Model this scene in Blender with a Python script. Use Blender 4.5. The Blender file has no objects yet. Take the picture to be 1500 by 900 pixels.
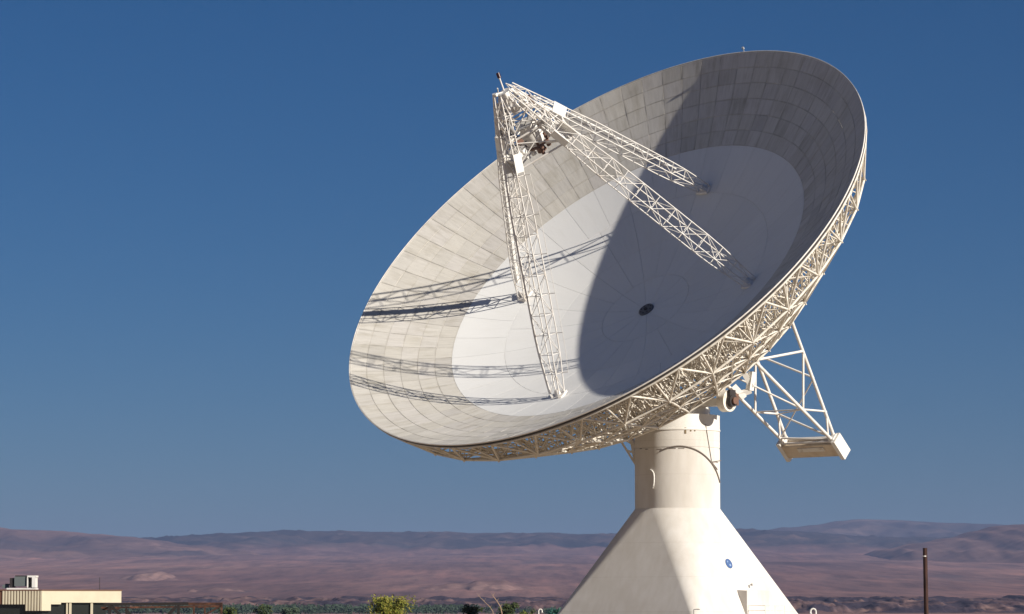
import bpy, math, random
from mathutils import Vector, Matrix, noise
random.seed(7)
R = math.radians
S = bpy.context.scene
C = S.collection

# ---------------------------------------------------------------- camera, sky, sun, exposure
CAMZ = 5.0
FPX = 4559.0                     # focal length in photo pixels (1500 px wide)
cam_d = bpy.data.cameras.new('camera'); cam = bpy.data.objects.new('camera', cam_d); C.objects.link(cam)
cam_d.sensor_width = 36.0; cam_d.lens = 36.0*FPX/1500.0
cam_d.clip_start = 0.5; cam_d.clip_end = 90000
PITCH = math.atan(440.0/FPX)
cam.location = (0, 0, CAMZ); cam.rotation_euler = (math.pi/2 + PITCH, 0, 0)
S.camera = cam

SUN_AZ, SUN_EL = R(36.09), R(27.7)          # azimuth measured from +X towards the camera (-Y)
SUN = Vector((math.cos(SUN_AZ)*math.cos(SUN_EL), -math.sin(SUN_AZ)*math.cos(SUN_EL), math.sin(SUN_EL)))
W = bpy.data.worlds.new('World'); S.world = W; W.use_nodes = True
wn = W.node_tree.nodes; wl = W.node_tree.links
sky = wn.new('ShaderNodeTexSky'); sky.sky_type = 'NISHITA'; sky.sun_disc = False
sky.sun_elevation = SUN_EL
sky.sun_rotation = math.atan2(SUN.x, SUN.y)
sky.altitude = 1200; sky.air_density = 1.0; sky.dust_density = 0.2; sky.ozone_density = 10.0
gam = wn.new('ShaderNodeGamma'); gam.inputs[1].default_value = 1.0
hsv = wn.new('ShaderNodeHueSaturation'); hsv.inputs['Saturation'].default_value = 1.12; hsv.inputs['Value'].default_value = 0.645
wl.new(sky.outputs[0], gam.inputs[0]); wl.new(gam.outputs[0], hsv.inputs['Color'])
bg = wn['Background']; wl.new(hsv.outputs[0], bg.inputs[0]); bg.inputs[1].default_value = 0.05

sun_d = bpy.data.lights.new('sun', 'SUN'); sun_d.energy = 5.0; sun_d.angle = R(0.53); sun_d.color = (1.0, 0.93, 0.82)
sun = bpy.data.objects.new('sun', sun_d); C.objects.link(sun)
sun.rotation_euler = SUN.to_track_quat('Z', 'Y').to_euler()
S.view_settings.view_transform = 'Standard'; S.view_settings.look = 'None'
S.view_settings.gamma = 1.0; S.view_settings.exposure = 0.45; S.view_settings.use_curve_mapping = False
S.cycles.max_bounces = 6; S.cycles.volume_bounces = 0

# ---------------------------------------------------------------- helpers
def at(px, py, Y):
    """world point at depth Y that the photo shows at (px,py)"""
    a = (px-750)/FPX; b = (450-py)/FPX
    d = Vector((a, math.cos(PITCH)-b*math.sin(PITCH), math.sin(PITCH)+b*math.cos(PITCH)))
    return Vector((0, 0, CAMZ)) + d*(Y/d.y)

class MB:
    def __init__(s): s.v = []; s.f = []; s.sm = []
    def add(s, vs, fs, smooth=False):
        o = len(s.v); s.v += [tuple(v) for v in vs]
        for f in fs: s.f.append(tuple(i+o for i in f)); s.sm.append(smooth)
        return s
    def tube(s, p0, p1, r, n=6, r1=None, caps=True, smooth=True):
        p0 = Vector(p0); p1 = Vector(p1); d = p1-p0
        if d.length < 1e-6: return s
        z = d.normalized(); x = z.orthogonal().normalized(); y = z.cross(x); r1 = r if r1 is None else r1
        vs = []
        for k in range(n):
            a = 2*math.pi*k/n; o = x*math.cos(a)+y*math.sin(a); vs += [p0+o*r, p1+o*r1]
        fs = [(2*k, 2*((k+1) % n), 2*((k+1) % n)+1, 2*k+1) for k in range(n)]
        s.add(vs, fs, smooth)
        if caps: s.add(vs, [tuple(range(0, 2*n, 2))[::-1], tuple(range(1, 2*n, 2))])
        return s
    def path(s, pts, r, n=6):
        for a, b in zip(pts, pts[1:]): s.tube(a, b, r, n)
        return s
    def box(s, c, size, m=None):
        c = Vector(c); hx, hy, hz = [k/2 for k in size]
        vs = [Vector((i*hx, j*hy, k*hz)) for i in (-1, 1) for j in (-1, 1) for k in (-1, 1)]
        if m is not None: vs = [m @ v for v in vs]
        vs = [v+c for v in vs]
        return s.add(vs, [(0, 1, 3, 2), (4, 6, 7, 5), (0, 4, 5, 1), (2, 3, 7, 6), (0, 2, 6, 4), (1, 5, 7, 3)])
    def beam(s, p0, p1, w, h, up=Vector((0, 0, 1))):
        p0 = Vector(p0); p1 = Vector(p1); z = (p1-p0); L = z.length; z = z.normalized()
        x = up.cross(z)
        if x.length < 1e-3: x = z.orthogonal()
        x.normalize(); y = z.cross(x)
        m = Matrix((x, y, z)).transposed()
        return s.box((p0+p1)/2, (w, h, L), m)
    def cyl(s, c, axis, r, L, n=32, r1=None): 
        a = Vector(axis).normalized()*L/2; c = Vector(c)
        return s.tube(c-a, c+a, r, n, r1)
    def mesh(s, name):
        m = bpy.data.meshes.new(name); m.from_pydata(s.v, [], s.f)
        m.polygons.foreach_set('use_smooth', s.sm); m.update(); return m
    def build(s, name, mat, parent=None, M=None):
        return obj(name, s.mesh(name), mat, parent, M)

WM = {}                               # object -> world matrix, kept by hand (no depsgraph needed)
def obj(name, mesh, mat=None, parent=None, M=None):
    """links one object; M is its matrix in WORLD space (identity when left out)"""
    o = bpy.data.objects.new(name, mesh); C.objects.link(o)
    if mesh and mat and not mesh.materials: mesh.materials.append(mat)
    M = M if M is not None else Matrix.Identity(4)
    if parent:
        o.parent = parent; o.matrix_local = WM[parent].inverted() @ M
    else: o.matrix_local = M
    WM[o] = M
    return o
def thing(name, loc, label, cat, group=None):
    o = obj(name, None, M=Matrix.Translation(loc)); tag(o, label, cat, group); return o
def tag(o, label=None, cat=None, group=None, kind=None):
    for k, v in (('label', label), ('category', cat), ('group', group), ('kind', kind)):
        if v: o[k] = v
    return o
UNIT = MB().tube((0, 0, 0), (0, 0, 1), 1, 8).mesh('strut')      # shared by every loose strut
UNITS = {}
def member(name, p0, p1, r, mat, parent, M):
    """a round strut as its own object; shares one unit mesh per material"""
    if mat.name not in UNITS: UNITS[mat.name] = UNIT.copy()
    p0 = Vector(p0); p1 = Vector(p1); z = p1-p0; L = z.length; z = z.normalized(); x = z.orthogonal().normalized(); y = z.cross(x)
    m = Matrix((x*r, y*r, z*L)).transposed().to_4x4(); m.translation = p0
    return obj(name, UNITS[mat.name], mat, parent, M @ m)

# ---------------------------------------------------------------- materials
def mat(name, col, rough=0.6, metal=0.0, spec=0.3):
    m = bpy.data.materials.new(name); m.use_nodes = True
    b = m.node_tree.nodes['Principled BSDF']
    b.inputs['Base Color'].default_value = (*col, 1); b.inputs['Roughness'].default_value = rough
    b.inputs['Metallic'].default_value = metal; b.inputs['Specular IOR Level'].default_value = spec
    return m
def N(m, t, **kw):
    n = m.node_tree.nodes.new(t)
    for k, v in kw.items(): setattr(n, k, v)
    return n
def ramp(m, src, stops):
    r = N(m, 'ShaderNodeValToRGB'); e = r.color_ramp.elements
    while len(e) < len(stops): e.new(0.5)
    for el, (p, c) in zip(e, stops): el.position = p; el.color = (*c, 1) if len(c) == 3 else c
    m.node_tree.links.new(src, r.inputs[0]); return r.outputs[0]
def mixc(m, fac, a, b, mode='MIX'):
    n = N(m, 'ShaderNodeMix', data_type='RGBA', blend_type=mode)
    L = m.node_tree.links
    for i, v in ((0, fac), (6, a), (7, b)):
        if isinstance(v, (int, float)): n.inputs[i].default_value = v
        elif isinstance(v, tuple): n.inputs[i].default_value = (*v, 1)
        else: L.new(v, n.inputs[i])
    return n.outputs[2]
def tex(m, scale, detail=4, vec=None, rough=0.55, stretch=None, kind='Object'):
    L = m.node_tree.links
    if vec is None:
        if kind == 'Position': vec = N(m, 'ShaderNodeNewGeometry').outputs['Position']
        else: vec = N(m, 'ShaderNodeTexCoord').outputs[kind]
    if stretch:
        mp = N(m, 'ShaderNodeMapping'); mp.inputs['Scale'].default_value = stretch; L.new(vec, mp.inputs[0]); vec = mp.outputs[0]
    n = N(m, 'ShaderNodeTexNoise'); n.inputs['Scale'].default_value = scale; n.inputs['Detail'].default_value = detail
    n.inputs['Roughness'].default_value = rough; L.new(vec, n.inputs['Vector']); return n.outputs['Fac']
def setc(m, col): m.node_tree.links.new(col, m.node_tree.nodes['Principled BSDF'].inputs['Base Color'])
def bump(m, h, s, d):
    b = N(m, 'ShaderNodeBump'); b.inputs['Strength'].default_value = s; b.inputs['Distance'].default_value = d
    m.node_tree.links.new(h, b.inputs['Height']); m.node_tree.links.new(b.outputs[0], m.node_tree.nodes['Principled BSDF'].inputs['Normal'])

def worn_white(name, col, dirt, lo=.5, hi=.75, scale=.9, rough=.55):
    m = mat(name, col, rough)
    f = tex(m, scale, 6, kind='Position')
    f = ramp(m, f, [(lo, (0, 0, 0)), (hi, (1, 1, 1))])
    setc(m, mixc(m, f, col, dirt)); return m
STEEL = worn_white('white painted steel', (.73, .69, .62), (.50, .42, .32), .52, .72, 2.2)
LEGM = worn_white('white leg steel', (.74, .71, .67), (.60, .54, .47), .5, .75, 1.6)
PLATE = worn_white('white plate', (.75, .73, .69), (.64, .60, .54), .5, .8, 1.2)
DARK = mat('dark machinery', (.035, .03, .03), .6)
BROWN = mat('brown paint and shade', (.16, .09, .065), .7)
RUST = mat('rusted steel', (.16, .065, .035), .8)
f = tex(RUST, 3, 6, kind='Position'); setc(RUST, ramp(RUST, f, [(.35, (.03, .014, .012)), (.55, (.08, .034, .02)), (.7, (.17, .07, .04))]))
BLACKST = mat('blackened steel', (.022, .017, .016), .7)

def concrete():
    m = mat('painted concrete', (.74, .70, .65), .85, spec=.15); m.node_tree.nodes['Principled BSDF'].inputs['Diffuse Roughness'].default_value = 0.6
    n1 = tex(m, .35, 6, kind='Position'); n2 = tex(m, 1.6, 5, kind='Position', stretch=(1, 1, .25))
    a = ramp(m, n1, [(.35, (.70, .668, .628)), (.65, (.755, .728, .692))])
    b = ramp(m, n2, [(.36, (.93, .92, .90)), (.62, (1, 1, 1))])
    # horizontal lift joints of the pour, a little darker
    L = m.node_tree.links
    sx = N(m, 'ShaderNodeSeparateXYZ'); L.new(N(m, 'ShaderNodeNewGeometry').outputs['Position'], sx.inputs[0])
    md = N(m, 'ShaderNodeMath', operation='MODULO'); L.new(sx.outputs[2], md.inputs[0]); md.inputs[1].default_value = 2.35
    j = ramp(m, md.outputs[0], [(0, (.80, .78, .75)), (.03, (1, 1, 1))])
    c = mixc(m, 1.0, mixc(m, 1.0, a, b, 'MULTIPLY'), j, 'MULTIPLY')
    setc(m, c); bump(m, tex(m, 9, 5, kind='Position'), .12, .04); return m
CONC = concrete()

def panel_mat(name, base, dark, seam_amt, joint):
    m = mat(name, base, .62, spec=.25); L = m.node_tree.links
    at_ = N(m, 'ShaderNodeAttribute', attribute_name='tint')
    uv = N(m, 'ShaderNodeUVMap', uv_map='polar').outputs[0]
    s1 = tex(m, 1.0, 5, uv, .6, (2.6, .45, 1)); s2 = tex(m, 1.0, 4, uv, .6, (.35, .5, 1)); s3 = tex(m, 1.0, 3, uv, .6, (9, .8, 1))
    f = N(m, 'ShaderNodeMath', operation='MULTIPLY')
    L.new(ramp(m, s1, [(.46, (0, 0, 0)), (.74, (.7, .7, .7))]), f.inputs[0]); L.new(ramp(m, s2, [(.38, (.15, .15, .15)), (.62, (1, 1, 1))]), f.inputs[1])
    c = mixc(m, f.outputs[0], base, dark)
    c = mixc(m, 1.0, c, ramp(m, s3, [(.35, (1-seam_amt,)*3), (.6, (1, 1, 1))]), 'MULTIPLY')
    sx = N(m, 'ShaderNodeSeparateXYZ'); L.new(N(m, 'ShaderNodeUVMap', uv_map='cell').outputs[0], sx.inputs[0]); e_ = []
    for k in (0, 1):
        a = N(m, 'ShaderNodeMath', operation='SUBTRACT'); L.new(sx.outputs[k], a.inputs[0]); a.inputs[1].default_value = .5
        b = N(m, 'ShaderNodeMath', operation='ABSOLUTE'); L.new(a.outputs[0], b.inputs[0]); e_.append(b.outputs[0])
    mx = N(m, 'ShaderNodeMath', operation='MAXIMUM'); L.new(e_[0], mx.inputs[0]); L.new(e_[1], mx.inputs[1])
    s4 = tex(m, 1.0, 4, uv, .6, (.8, .9, 1))
    jf = N(m, 'ShaderNodeMath', operation='MULTIPLY'); L.new(ramp(m, mx.outputs[0], [(.43, (0, 0, 0)), (.497, (1, 1, 1))]), jf.inputs[0]); L.new(ramp(m, s4, [(.40, (.12, .12, .12)), (.64, (1, 1, 1))]), jf.inputs[1])
    c = mixc(m, jf.outputs[0], c, mixc(m, joint, c, (dark[0]*.62, dark[1]*.62, dark[2]*.62)))
    c = mixc(m, 1.0, c, at_.outputs['Color'], 'MULTIPLY')
    setc(m, c); return m
PAN_OUT = panel_mat('outer dish panel', (.585, .56, .515), (.335, .30, .23), .10, .30)
PAN_IN = panel_mat('inner dish panel', (.72, .72, .71), (.67, .665, .645), .02, .06)

# ================================================================ THE SETTING
def ground_z(d):
    """valley floor, then the long fan rising towards the mountains"""
    if d < 3600: return 0.0
    t = (d-3600)/8400.0
    return 200.0*min(t, 1.6)**1.12
def terrain_mat(name, lo, mid, hi, veg, sc, stretch=(1, 1, 1), vegr=(.5, .62), foot=None):
    m = mat(name, mid, .95, spec=0.0)
    n1 = tex(m, sc, 8, kind='Position', stretch=stretch, rough=.62); n2 = tex(m, sc*.37, 6, kind='Position', stretch=stretch); n3 = tex(m, sc*7, 5, kind='Position', stretch=stretch)
    c = ramp(m, n1, [(.34, lo), (.5, mid), (.66, hi)])
    c = mixc(m, ramp(m, n2, [(vegr[0], (0, 0, 0)), (vegr[1], (1, 1, 1))]), c, veg)
    if foot:                                       # bare pink lower slopes below the scrub line
        L = m.node_tree.links; sx = N(m, 'ShaderNodeSeparateXYZ'); L.new(N(m, 'ShaderNodeNewGeometry').outputs['Position'], sx.inputs[0])
        nz = tex(m, .0011, 6, kind='Position', rough=.65); a1 = N(m, 'ShaderNodeMath', operation='MULTIPLY_ADD'); L.new(nz, a1.inputs[0]); a1.inputs[1].default_value = foot[2]; L.new(sx.outputs[2], a1.inputs[2])
        mr = N(m, 'ShaderNodeMapRange'); L.new(a1.outputs[0], mr.inputs[0]); mr.inputs[1].default_value = foot[0]; mr.inputs[2].default_value = foot[1]
        c = mixc(m, mr.outputs[0], ramp(m, n1, [(.34, (.12, .077, .08)), (.5, (.175, .108, .104)), (.66, (.24, .147, .132))]), c)
    c = mixc(m, .5, c, ramp(m, n3, [(.35, (.62, .62, .62)), (.65, (1.25, 1.2, 1.18))]), 'MULTIPLY')
    setc(m, c); return m
M_GROUND = mat('desert ground', (.2, .16, .12), .95, spec=0)
def ground_material():
    m = M_GROUND; L = m.node_tree.links
    near = ramp(m, tex(m, .02, 8, kind='Position'), [(.35, (.27, .205, .14)), (.65, (.42, .33, .23))])
    n1 = tex(m, .0009, 8, kind='Position', stretch=(1, .35, 1), rough=.6); n2 = tex(m, .0042, 6, kind='Position', stretch=(1, .22, 1), rough=.6)
    fan = ramp(m, n1, [(.34, (.125, .078, .08)), (.5, (.19, .115, .108)), (.66, (.265, .16, .143))])
    fan = mixc(m, .8, fan, ramp(m, n2, [(.30, (.50, .54, .60)), (.5, (1, 1, 1)), (.70, (1.5, 1.35, 1.25))]), 'MULTIPLY')
    n4 = tex(m, .0016, 5, kind='Position', stretch=(.55, .5, 1), rough=.55)
    fan = mixc(m, ramp(m, n4, [(.64, (0, 0, 0)), (.72, (1, 1, 1))]), fan, (.36, .225, .185))
    n5 = tex(m, .022, 5, kind='Position', stretch=(1, .07, 1), rough=.7); n6 = tex(m, .004, 6, kind='Position', stretch=(1, .10, 1), rough=.7)
    fan = mixc(m, .9, fan, ramp(m, n5, [(.38, (.66, .68, .72)), (.5, (1, 1, 1)), (.64, (1.28, 1.22, 1.18))]), 'MULTIPLY')
    fan = mixc(m, ramp(m, n6, [(.60, (0, 0, 0)), (.70, (.7, .7, .7))]), fan, (.29, .185, .16))
    fan = mixc(m, ramp(m, n6, [(.32, (.7, .7, .7)), (.42, (0, 0, 0))]), fan, (.11, .085, .095))
    sx = N(m, 'ShaderNodeSeparateXYZ'); L.new(N(m, 'ShaderNodeNewGeometry').outputs['Position'], sx.inputs[0])
    mr = N(m, 'ShaderNodeMapRange'); L.new(sx.outputs[1], mr.inputs[0]); mr.inputs[1].default_value = 900; mr.inputs[2].default_value = 2600
    setc(m, mixc(m, mr.outputs[0], near, fan))
ground_material()
def grid(name, xs_fn, ys, zf, mat_, nx=160):
    v = []; f = []
    for y in ys:
        x0, x1 = xs_fn(y)
        for i in range(nx+1):
            x = x0+(x1-x0)*i/nx; v.append((x, y, zf(x, y)))
    w = nx+1
    for j in range(len(ys)-1):
        for i in range(nx): a = j*w+i; f.append((a, a+1, a+w+1, a+w))
    mb = MB(); mb.add(v, f, True); return mb.build(name, mat_)
def fbm(x, y, s, o=5): return noise.fractal(Vector((x/s, y/s, 3.7)), 1.0, 2.0, o)
def rdg(x, y, s, o=5, z=1.3): return noise.ridged_multi_fractal(Vector((x/s, y/s, z)), 1.0, 2.1, o, 1.0, 2.0)
gy = [-6000, -2500, -900, -300, 0, 150, 300, 600, 1000, 1600, 2300, 3000]+[3600+130*k for k in range(90)]+[15600+1400*k for k in range(30)]
def gz(x, y):
    if y < 3600: return 0.0
    d = y; k = min((d-3600)/3000, 1)
    return ground_z(d) + k*(7*fbm(x, y, 900) + 3.0*rdg(x, y*.35, 420, 4))*min(1, max(0, (26000-d)/12000)) - 3*k
ground = grid('ground', lambda y: (-9000-abs(y)*.35, 9000+abs(y)*.35), gy, gz, M_GROUND, 240)
tag(ground, kind='structure')

def interp(pts, x):
    if x <= pts[0][0]: return pts[0][1]
    for (a, b), (c, d) in zip(pts, pts[1:]):
        if x <= c: t = (x-a)/(c-a); t = t*t*(3-2*t); return b+(d-b)*t
    return pts[-1][1]
def hills(name, sky_pts, Y, depth, mat_, rough, gully, base_off=-30, nx=420, ny=46, px0=-260, px1=1760, seed=0., power=1.1):
    """a mountain range: crest heights read off the skyline, front slope cut by gullies, a back slope behind"""
    X0 = (px0-750)/FPX*Y; X1 = (px1-750)/FPX*Y
    ys = [Y-depth+depth*1.55*k/ny for k in range(ny+1)]
    def z(x, y):
        px = 750+x/Y*FPX
        crest = (890-interp(sky_pts, px))/FPX*Y+CAMZ + min(rough*.3, 5)*fbm(x+seed, 17.3, gully*.6, 5)
        base = ground_z(y)+base_off
        t = (y-(Y-depth))/depth
        if t <= 1:
            s = max(t, 0)**power
            cut = rdg(x+seed+.25*(y-Y), (y-Y)*.45, gully, 6)-1.0
            return base+(crest-base)*s + cut*rough*2.2*(4*s*(1-s)+.02) 
        s = 1-(t-1)/.55
        return base+(crest-base)*max(s, 0)**.8 + rough*.5*(rdg(x+seed, y, gully, 4)-1)*s
    o = grid(name, lambda y: (X0, X1), ys, z, mat_, nx); tag(o, kind='structure'); return o
M_FAR = terrain_mat('far mountain', (.06, .05, .056), (.10, .08, .08), (.19, .135, .12), (.045, .045, .052), .0022)
M_MID = terrain_mat('dark wooded range', (.035, .034, .04), (.065, .055, .058), (.15, .105, .095), (.028, .031, .038), .0034, vegr=(.46, .60), foot=(345, 385, 220))
M_PINK = terrain_mat('pink desert hill', (.12, .077, .075), (.18, .112, .10), (.25, .155, .135), (.065, .052, .06), .0022, vegr=(.54, .68))
M_PINK2 = terrain_mat('bare pink ridge', (.14, .088, .085), (.21, .13, .118), (.28, .178, .155), (.12, .08, .082), .006, vegr=(.52, .66))
M_BAD = terrain_mat('badland bluff', (.08, .054, .062), (.15, .096, .094), (.25, .162, .14), (.055, .045, .06), .05, (1, .5, 1), (.44, .56))
hills('far_mountain', [(980, 800), (1060, 786), (1110, 779), (1150, 773), (1190, 769), (1225, 764.5), (1262, 761), (1300, 761), (1345, 764), (1400, 767), (1450, 768), (1500, 772), (1600, 782), (1700, 800)],
      19500, 3000, M_FAR, 20, 420, px0=900, px1=1760, nx=260, seed=900)
hills('wooded_ridge', [(-260, 779), (0, 783), (120, 788), (200, 790), (240, 791.5), (290, 789), (340, 784), (400, 780), (440, 778.5), (520, 779), (600, 780.5), (700, 782), (800, 782), (860, 783), (905, 782), (960, 779), (1080, 777), (1140, 779), (1200, 785), (1260, 789), (1340, 790), (1420, 791), (1560, 786), (1760, 790)],
      16000, 3600, M_MID, 17, 330, seed=100)
hills('pink_hill', [(-260, 752), (-120, 762), (-30, 768), (0, 772.5), (22, 776), (60, 777.5), (110, 780), (150, 783.5), (185, 787), (220, 791), (300, 801), (380, 812), (470, 830)],
      13600, 3000, M_PINK, 12, 300, px0=-320, px1=520, nx=260, seed=300)
hills('pink_slope', [(1230, 830), (1290, 806), (1340, 797), (1385, 789), (1425, 778), (1455, 771), (1480, 768.5), (1510, 768), (1560, 764), (1660, 756), (1760, 752)],
      11800, 3200, M_PINK, 11, 300, px0=1180, px1=1820, nx=240, seed=620)
hills('spur_ridge', [(60, 866), (120, 858), (170, 850), (205, 843), (228, 837.5), (238, 837), (250, 841.5), (262, 847), (300, 850), (360, 862)],
      7000, 900, M_PINK2, 5, 130, px0=40, px1=380, nx=160, ny=30, seed=40)
hills('low_ridge', [(250, 876), (285, 868), (300, 862), (330, 861), (390, 866), (470, 872), (520, 875), (560, 871), (600, 865), (640, 859), (665, 854), (680, 856), (700, 851), (735, 850), (760, 857), (800, 866), (860, 868), (930, 872)],
      5500, 560, M_PINK2, 4, 80, px0=240, px1=960, nx=220, ny=26, seed=77, base_off=-14)
def bad_sky(i): return [(x, 875+4*noise.noise(Vector((x*.03, i, 0)))+3*noise.noise(Vector((x*.11, i, 4)))) for x in range(-260, 1780, 14)]
hills('badland_bluff', bad_sky(1.), 3500, 340, M_BAD, 3.4, 38, nx=900, ny=40, base_off=-2, seed=11, power=.75)
hills('badland_terrace', [(x, y+6) for x, y in bad_sky(5.)], 3050, 240, M_BAD, 2.6, 30, nx=900, ny=30, base_off=-2, seed=57, power=.8)

# ================================================================ THE RADIO TELESCOPE
# dish frame: x = elevation axis direction, y = up the dish, z = boresight
az, el = -.75535, .75711
nn = Vector((math.sin(az)*math.cos(el), -math.cos(az)*math.cos(el), math.sin(el)))
ee = Vector((math.cos(az), math.sin(az), 0)); uu = nn.cross(ee)
V0 = Vector((9.285, 214.149, 20.472+CAMZ))
MD = Matrix((ee, uu, nn)).transposed().to_4x4(); MD.translation = V0
RAD, DEP = 20.0, 6.593
def hs(r): return DEP*(r/RAD)**2
def pol(r, a, h): return Vector((r*math.cos(a), r*math.sin(a), h))
def D2W(p): return MD @ Vector(p)
AX = Vector((11.49, 216.4, 0))                 # azimuth axis
ZE = 14.1+CAMZ                                 # elevation axis height
tel = thing('radio_telescope', AX, 'huge white radio telescope dish on a white concrete pedestal, tilted up to the left', 'radio telescope')

# ---- pedestal
RC = 2.95; ZT = 11.8; RHO = 9.57; ZB = 3.0
ped = MB(); nseg = 96
ang = lambda deg: Vector((math.cos(R(deg)), -math.sin(R(deg)), 0))   # from +X towards the camera
base = [AX+ang(a)*RHO+Vector((0, 0, ZB)) for a in (85, 175, 265, 355)]
vs = []; fs = []
mid = [130, 220, 310, 40]                      # facing of the flat triangles between corners
for k in range(4):
    c = base[k]; a0 = [40, 130, 220, 310][k]; nq = 24; i0 = len(vs)
    lev = 14
    for i in range(nq+1):
        top = AX+ang(a0+90*i/nq)*RC+Vector((0, 0, ZT))
        for j in range(lev+1): vs.append(c.lerp(top, j/lev))
    for i in range(nq):
        for j in range(lev):
            a = i0+i*(lev+1)+j; fs.append((a, a+lev+1, a+lev+2, a+1) if j else (a, a+lev+2, a+1))
ped.add(vs, fs, True)
for k in range(4):
    b0, b1 = base[k], base[(k+1) % 4]; dn = Vector((0, 0, ZB))
    ped.add([b0, b1, AX+ang(mid[k])*RC+Vector((0, 0, ZT))], [(0, 1, 2)]); ped.add([b0, b1, b1-dn, b0-dn], [(0, 3, 2, 1)])
pedestal = ped.build('pedestal', CONC, tel)
def lathe(prof, n=96):
    mb = MB(); vs = []
    for (r, z) in prof:
        for k in range(n): a = 2*math.pi*k/n; vs.append(AX+Vector((r*math.cos(a), r*math.sin(a), z)))
    for j in range(len(prof)-1):
        mb_f = [(j*n+k, j*n+(k+1) % n, (j+1)*n+(k+1) % n, (j+1)*n+k) for k in range(n)]
        mb.add([vs[i] for i in range(j*n, (j+2)*n)], [tuple(i-j*n for i in f) for f in mb_f], True)
    return mb
TOPZ = 18.25
lathe([(RC+.003, ZT-.3), (RC+.003, 15.92), (RC-.03, 15.925), (RC-.03, 15.985), (RC+.003, 15.99), (RC+.003, 17.15)]).build('drum', CONC, pedestal)
lathe([(RC-.2, 17.15), (RC+.05, 17.151), (RC+.05, 17.25), (RC+.015, 17.26), (RC+.015, TOPZ), (.4, TOPZ+.02)]).build('bearing_ring', PLATE, pedestal)

# things fixed to the pedestal, and cast shadow lines built as tubes
def onwall(px, py):
    """point on the drum surface in front of the camera"""
    x = ((px-750)/FPX*213.6)-AX.x; x = max(-RC*.999, min(RC*.999, x)); y = -math.sqrt(RC*RC-x*x)
    z = at(px, py, AX.y+y).z
    return Vector((AX.x+x, AX.y+y, z)), Vector((x, y, 0)).normalized()
arc = MB(); pts = []
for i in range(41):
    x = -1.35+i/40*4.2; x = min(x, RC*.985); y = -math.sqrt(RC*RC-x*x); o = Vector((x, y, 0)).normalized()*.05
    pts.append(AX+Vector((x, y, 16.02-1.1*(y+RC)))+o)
arc.path(pts, .045, 8); LINE_GREY = mat('shadow stain cable grey', (.20, .17, .15), .7)
arc.build('shadow_arc', LINE_GREY, pedestal)  # dark tube standing in for the arc of shadow cast on the drum
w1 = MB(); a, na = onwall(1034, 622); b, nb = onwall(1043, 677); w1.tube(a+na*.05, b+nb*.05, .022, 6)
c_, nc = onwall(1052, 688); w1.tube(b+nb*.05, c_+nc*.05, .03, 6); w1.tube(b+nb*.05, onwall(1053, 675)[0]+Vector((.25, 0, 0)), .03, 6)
w1.build('shadow_line_stub', LINE_GREY, pedestal)  # thin shadow line modelled as wire, with the real stub at its foot
hk = MB(); tz = Vector((0, 0, 1)); hp = []
for px, py, o_ in ((953.5, 688.5, .04), (957, 690, .12), (959.5, 693.5, .16), (960.2, 699, .17), (960, 707, .17), (959.2, 712, .16), (957.5, 714.5, .1), (956, 715, .02)):
    q, nq_ = onwall(px, py); hp.append(q+nq_*o_)
hk.path(hp, .055, 8); hk.build('vent_hook', PLATE, pedestal)
for px, py, w, h in ((1004, 631, .13, .42), (1012, 630, .10, .2), (1018, 631, .09, .1)):
    p, nrm = onwall(px, py); t = Vector((-nrm.y, nrm.x, 0)); m = Matrix((t, nrm, tz)).transposed()
    MB().box(p, (w, .05, h), m).build('rust_patch', mat('rust stain', (.2, .15, .09), .8), pedestal)
p, nrm = onwall(946, 626); MB().cyl(p, nrm, .16, .3, 16).build('port', DARK, pedestal)
for px in (940, 948, 966, 985, 998):
    p, nrm = onwall(px, 658+random.uniform(-1, 1)); t = Vector((-nrm.y, nrm.x, 0)); m = Matrix((t, nrm, tz)).transposed()
    MB().box(p, (random.uniform(.2, .7), .03, .05), m).build('joint_stain', LINE_GREY, pedestal)

# the sunlit flat side carries an emblem, a hooded doorway, lamps and rails
N35 = ang(40); T35 = Vector((N35.y, -N35.x, 0))      # T35 points left-towards camera
apo = RHO*math.cos(R(45)); slope = (apo-RC)/(ZT-ZB)
NF = (N35 + Vector((0, 0, slope))).normalized(); UPF = (Vector((0, 0, 1))-N35*slope).normalized()
def face_pt(px, py):
    a = (px-750)/FPX; b = (450-py)/FPX
    d = Vector((a, math.cos(PITCH)-b*math.sin(PITCH), math.sin(PITCH)+b*math.cos(PITCH)))
    p0 = AX+N35*RC+Vector((0, 0, ZT)); o = Vector((0, 0, CAMZ))
    return o+d*((p0-o).dot(NF)/d.dot(NF))
ep = face_pt(1067.5, 826)
mE = Matrix((NF.cross(UPF)*-1, UPF, NF)).transposed(); mE4 = mE.to_4x4(); mE4.translation = ep
BLUE = mat('emblem blue', (.06, .12, .28), .5); PALE = mat('emblem pale blue', (.32, .42, .62), .5)
def disc(r0, r1, z, a0=0, a1=360, n=40, sx=1., rot=0., cx=0, cy=0):
    mb = MB(); vs = []
    for k in range(n+1):
        a = R(a0+(a1-a0)*k/n)
        for r in (r0, r1):
            x, y = r*math.cos(a)*sx, r*math.sin(a); c, s = math.cos(R(rot)), math.sin(R(rot)); vs.append((cx+x*c-y*s, cy+x*s+y*c, z))
    mb.add(vs, [(2*k, 2*k+1, 2*k+3, 2*k+2) for k in range(n)]); return mb
emb = MB().cyl((0, 0, .015), (0, 0, 1), .36, .03, 40).build('emblem', BLUE, pedestal, mE4)
disc(.20, .235, .036, 0, 360, 40, .42, 35).build('emblem_orbit', PALE, emb, mE4)
disc(.0, .07, .040, 0, 360, 20, 1, 0, .05, -.12).build('emblem_star', PALE, emb, mE4)
disc(.0, .045, .040, 0, 360, 20, 1, 0, -.12, .14).build('emblem_star', PALE, emb, mE4)
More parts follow.
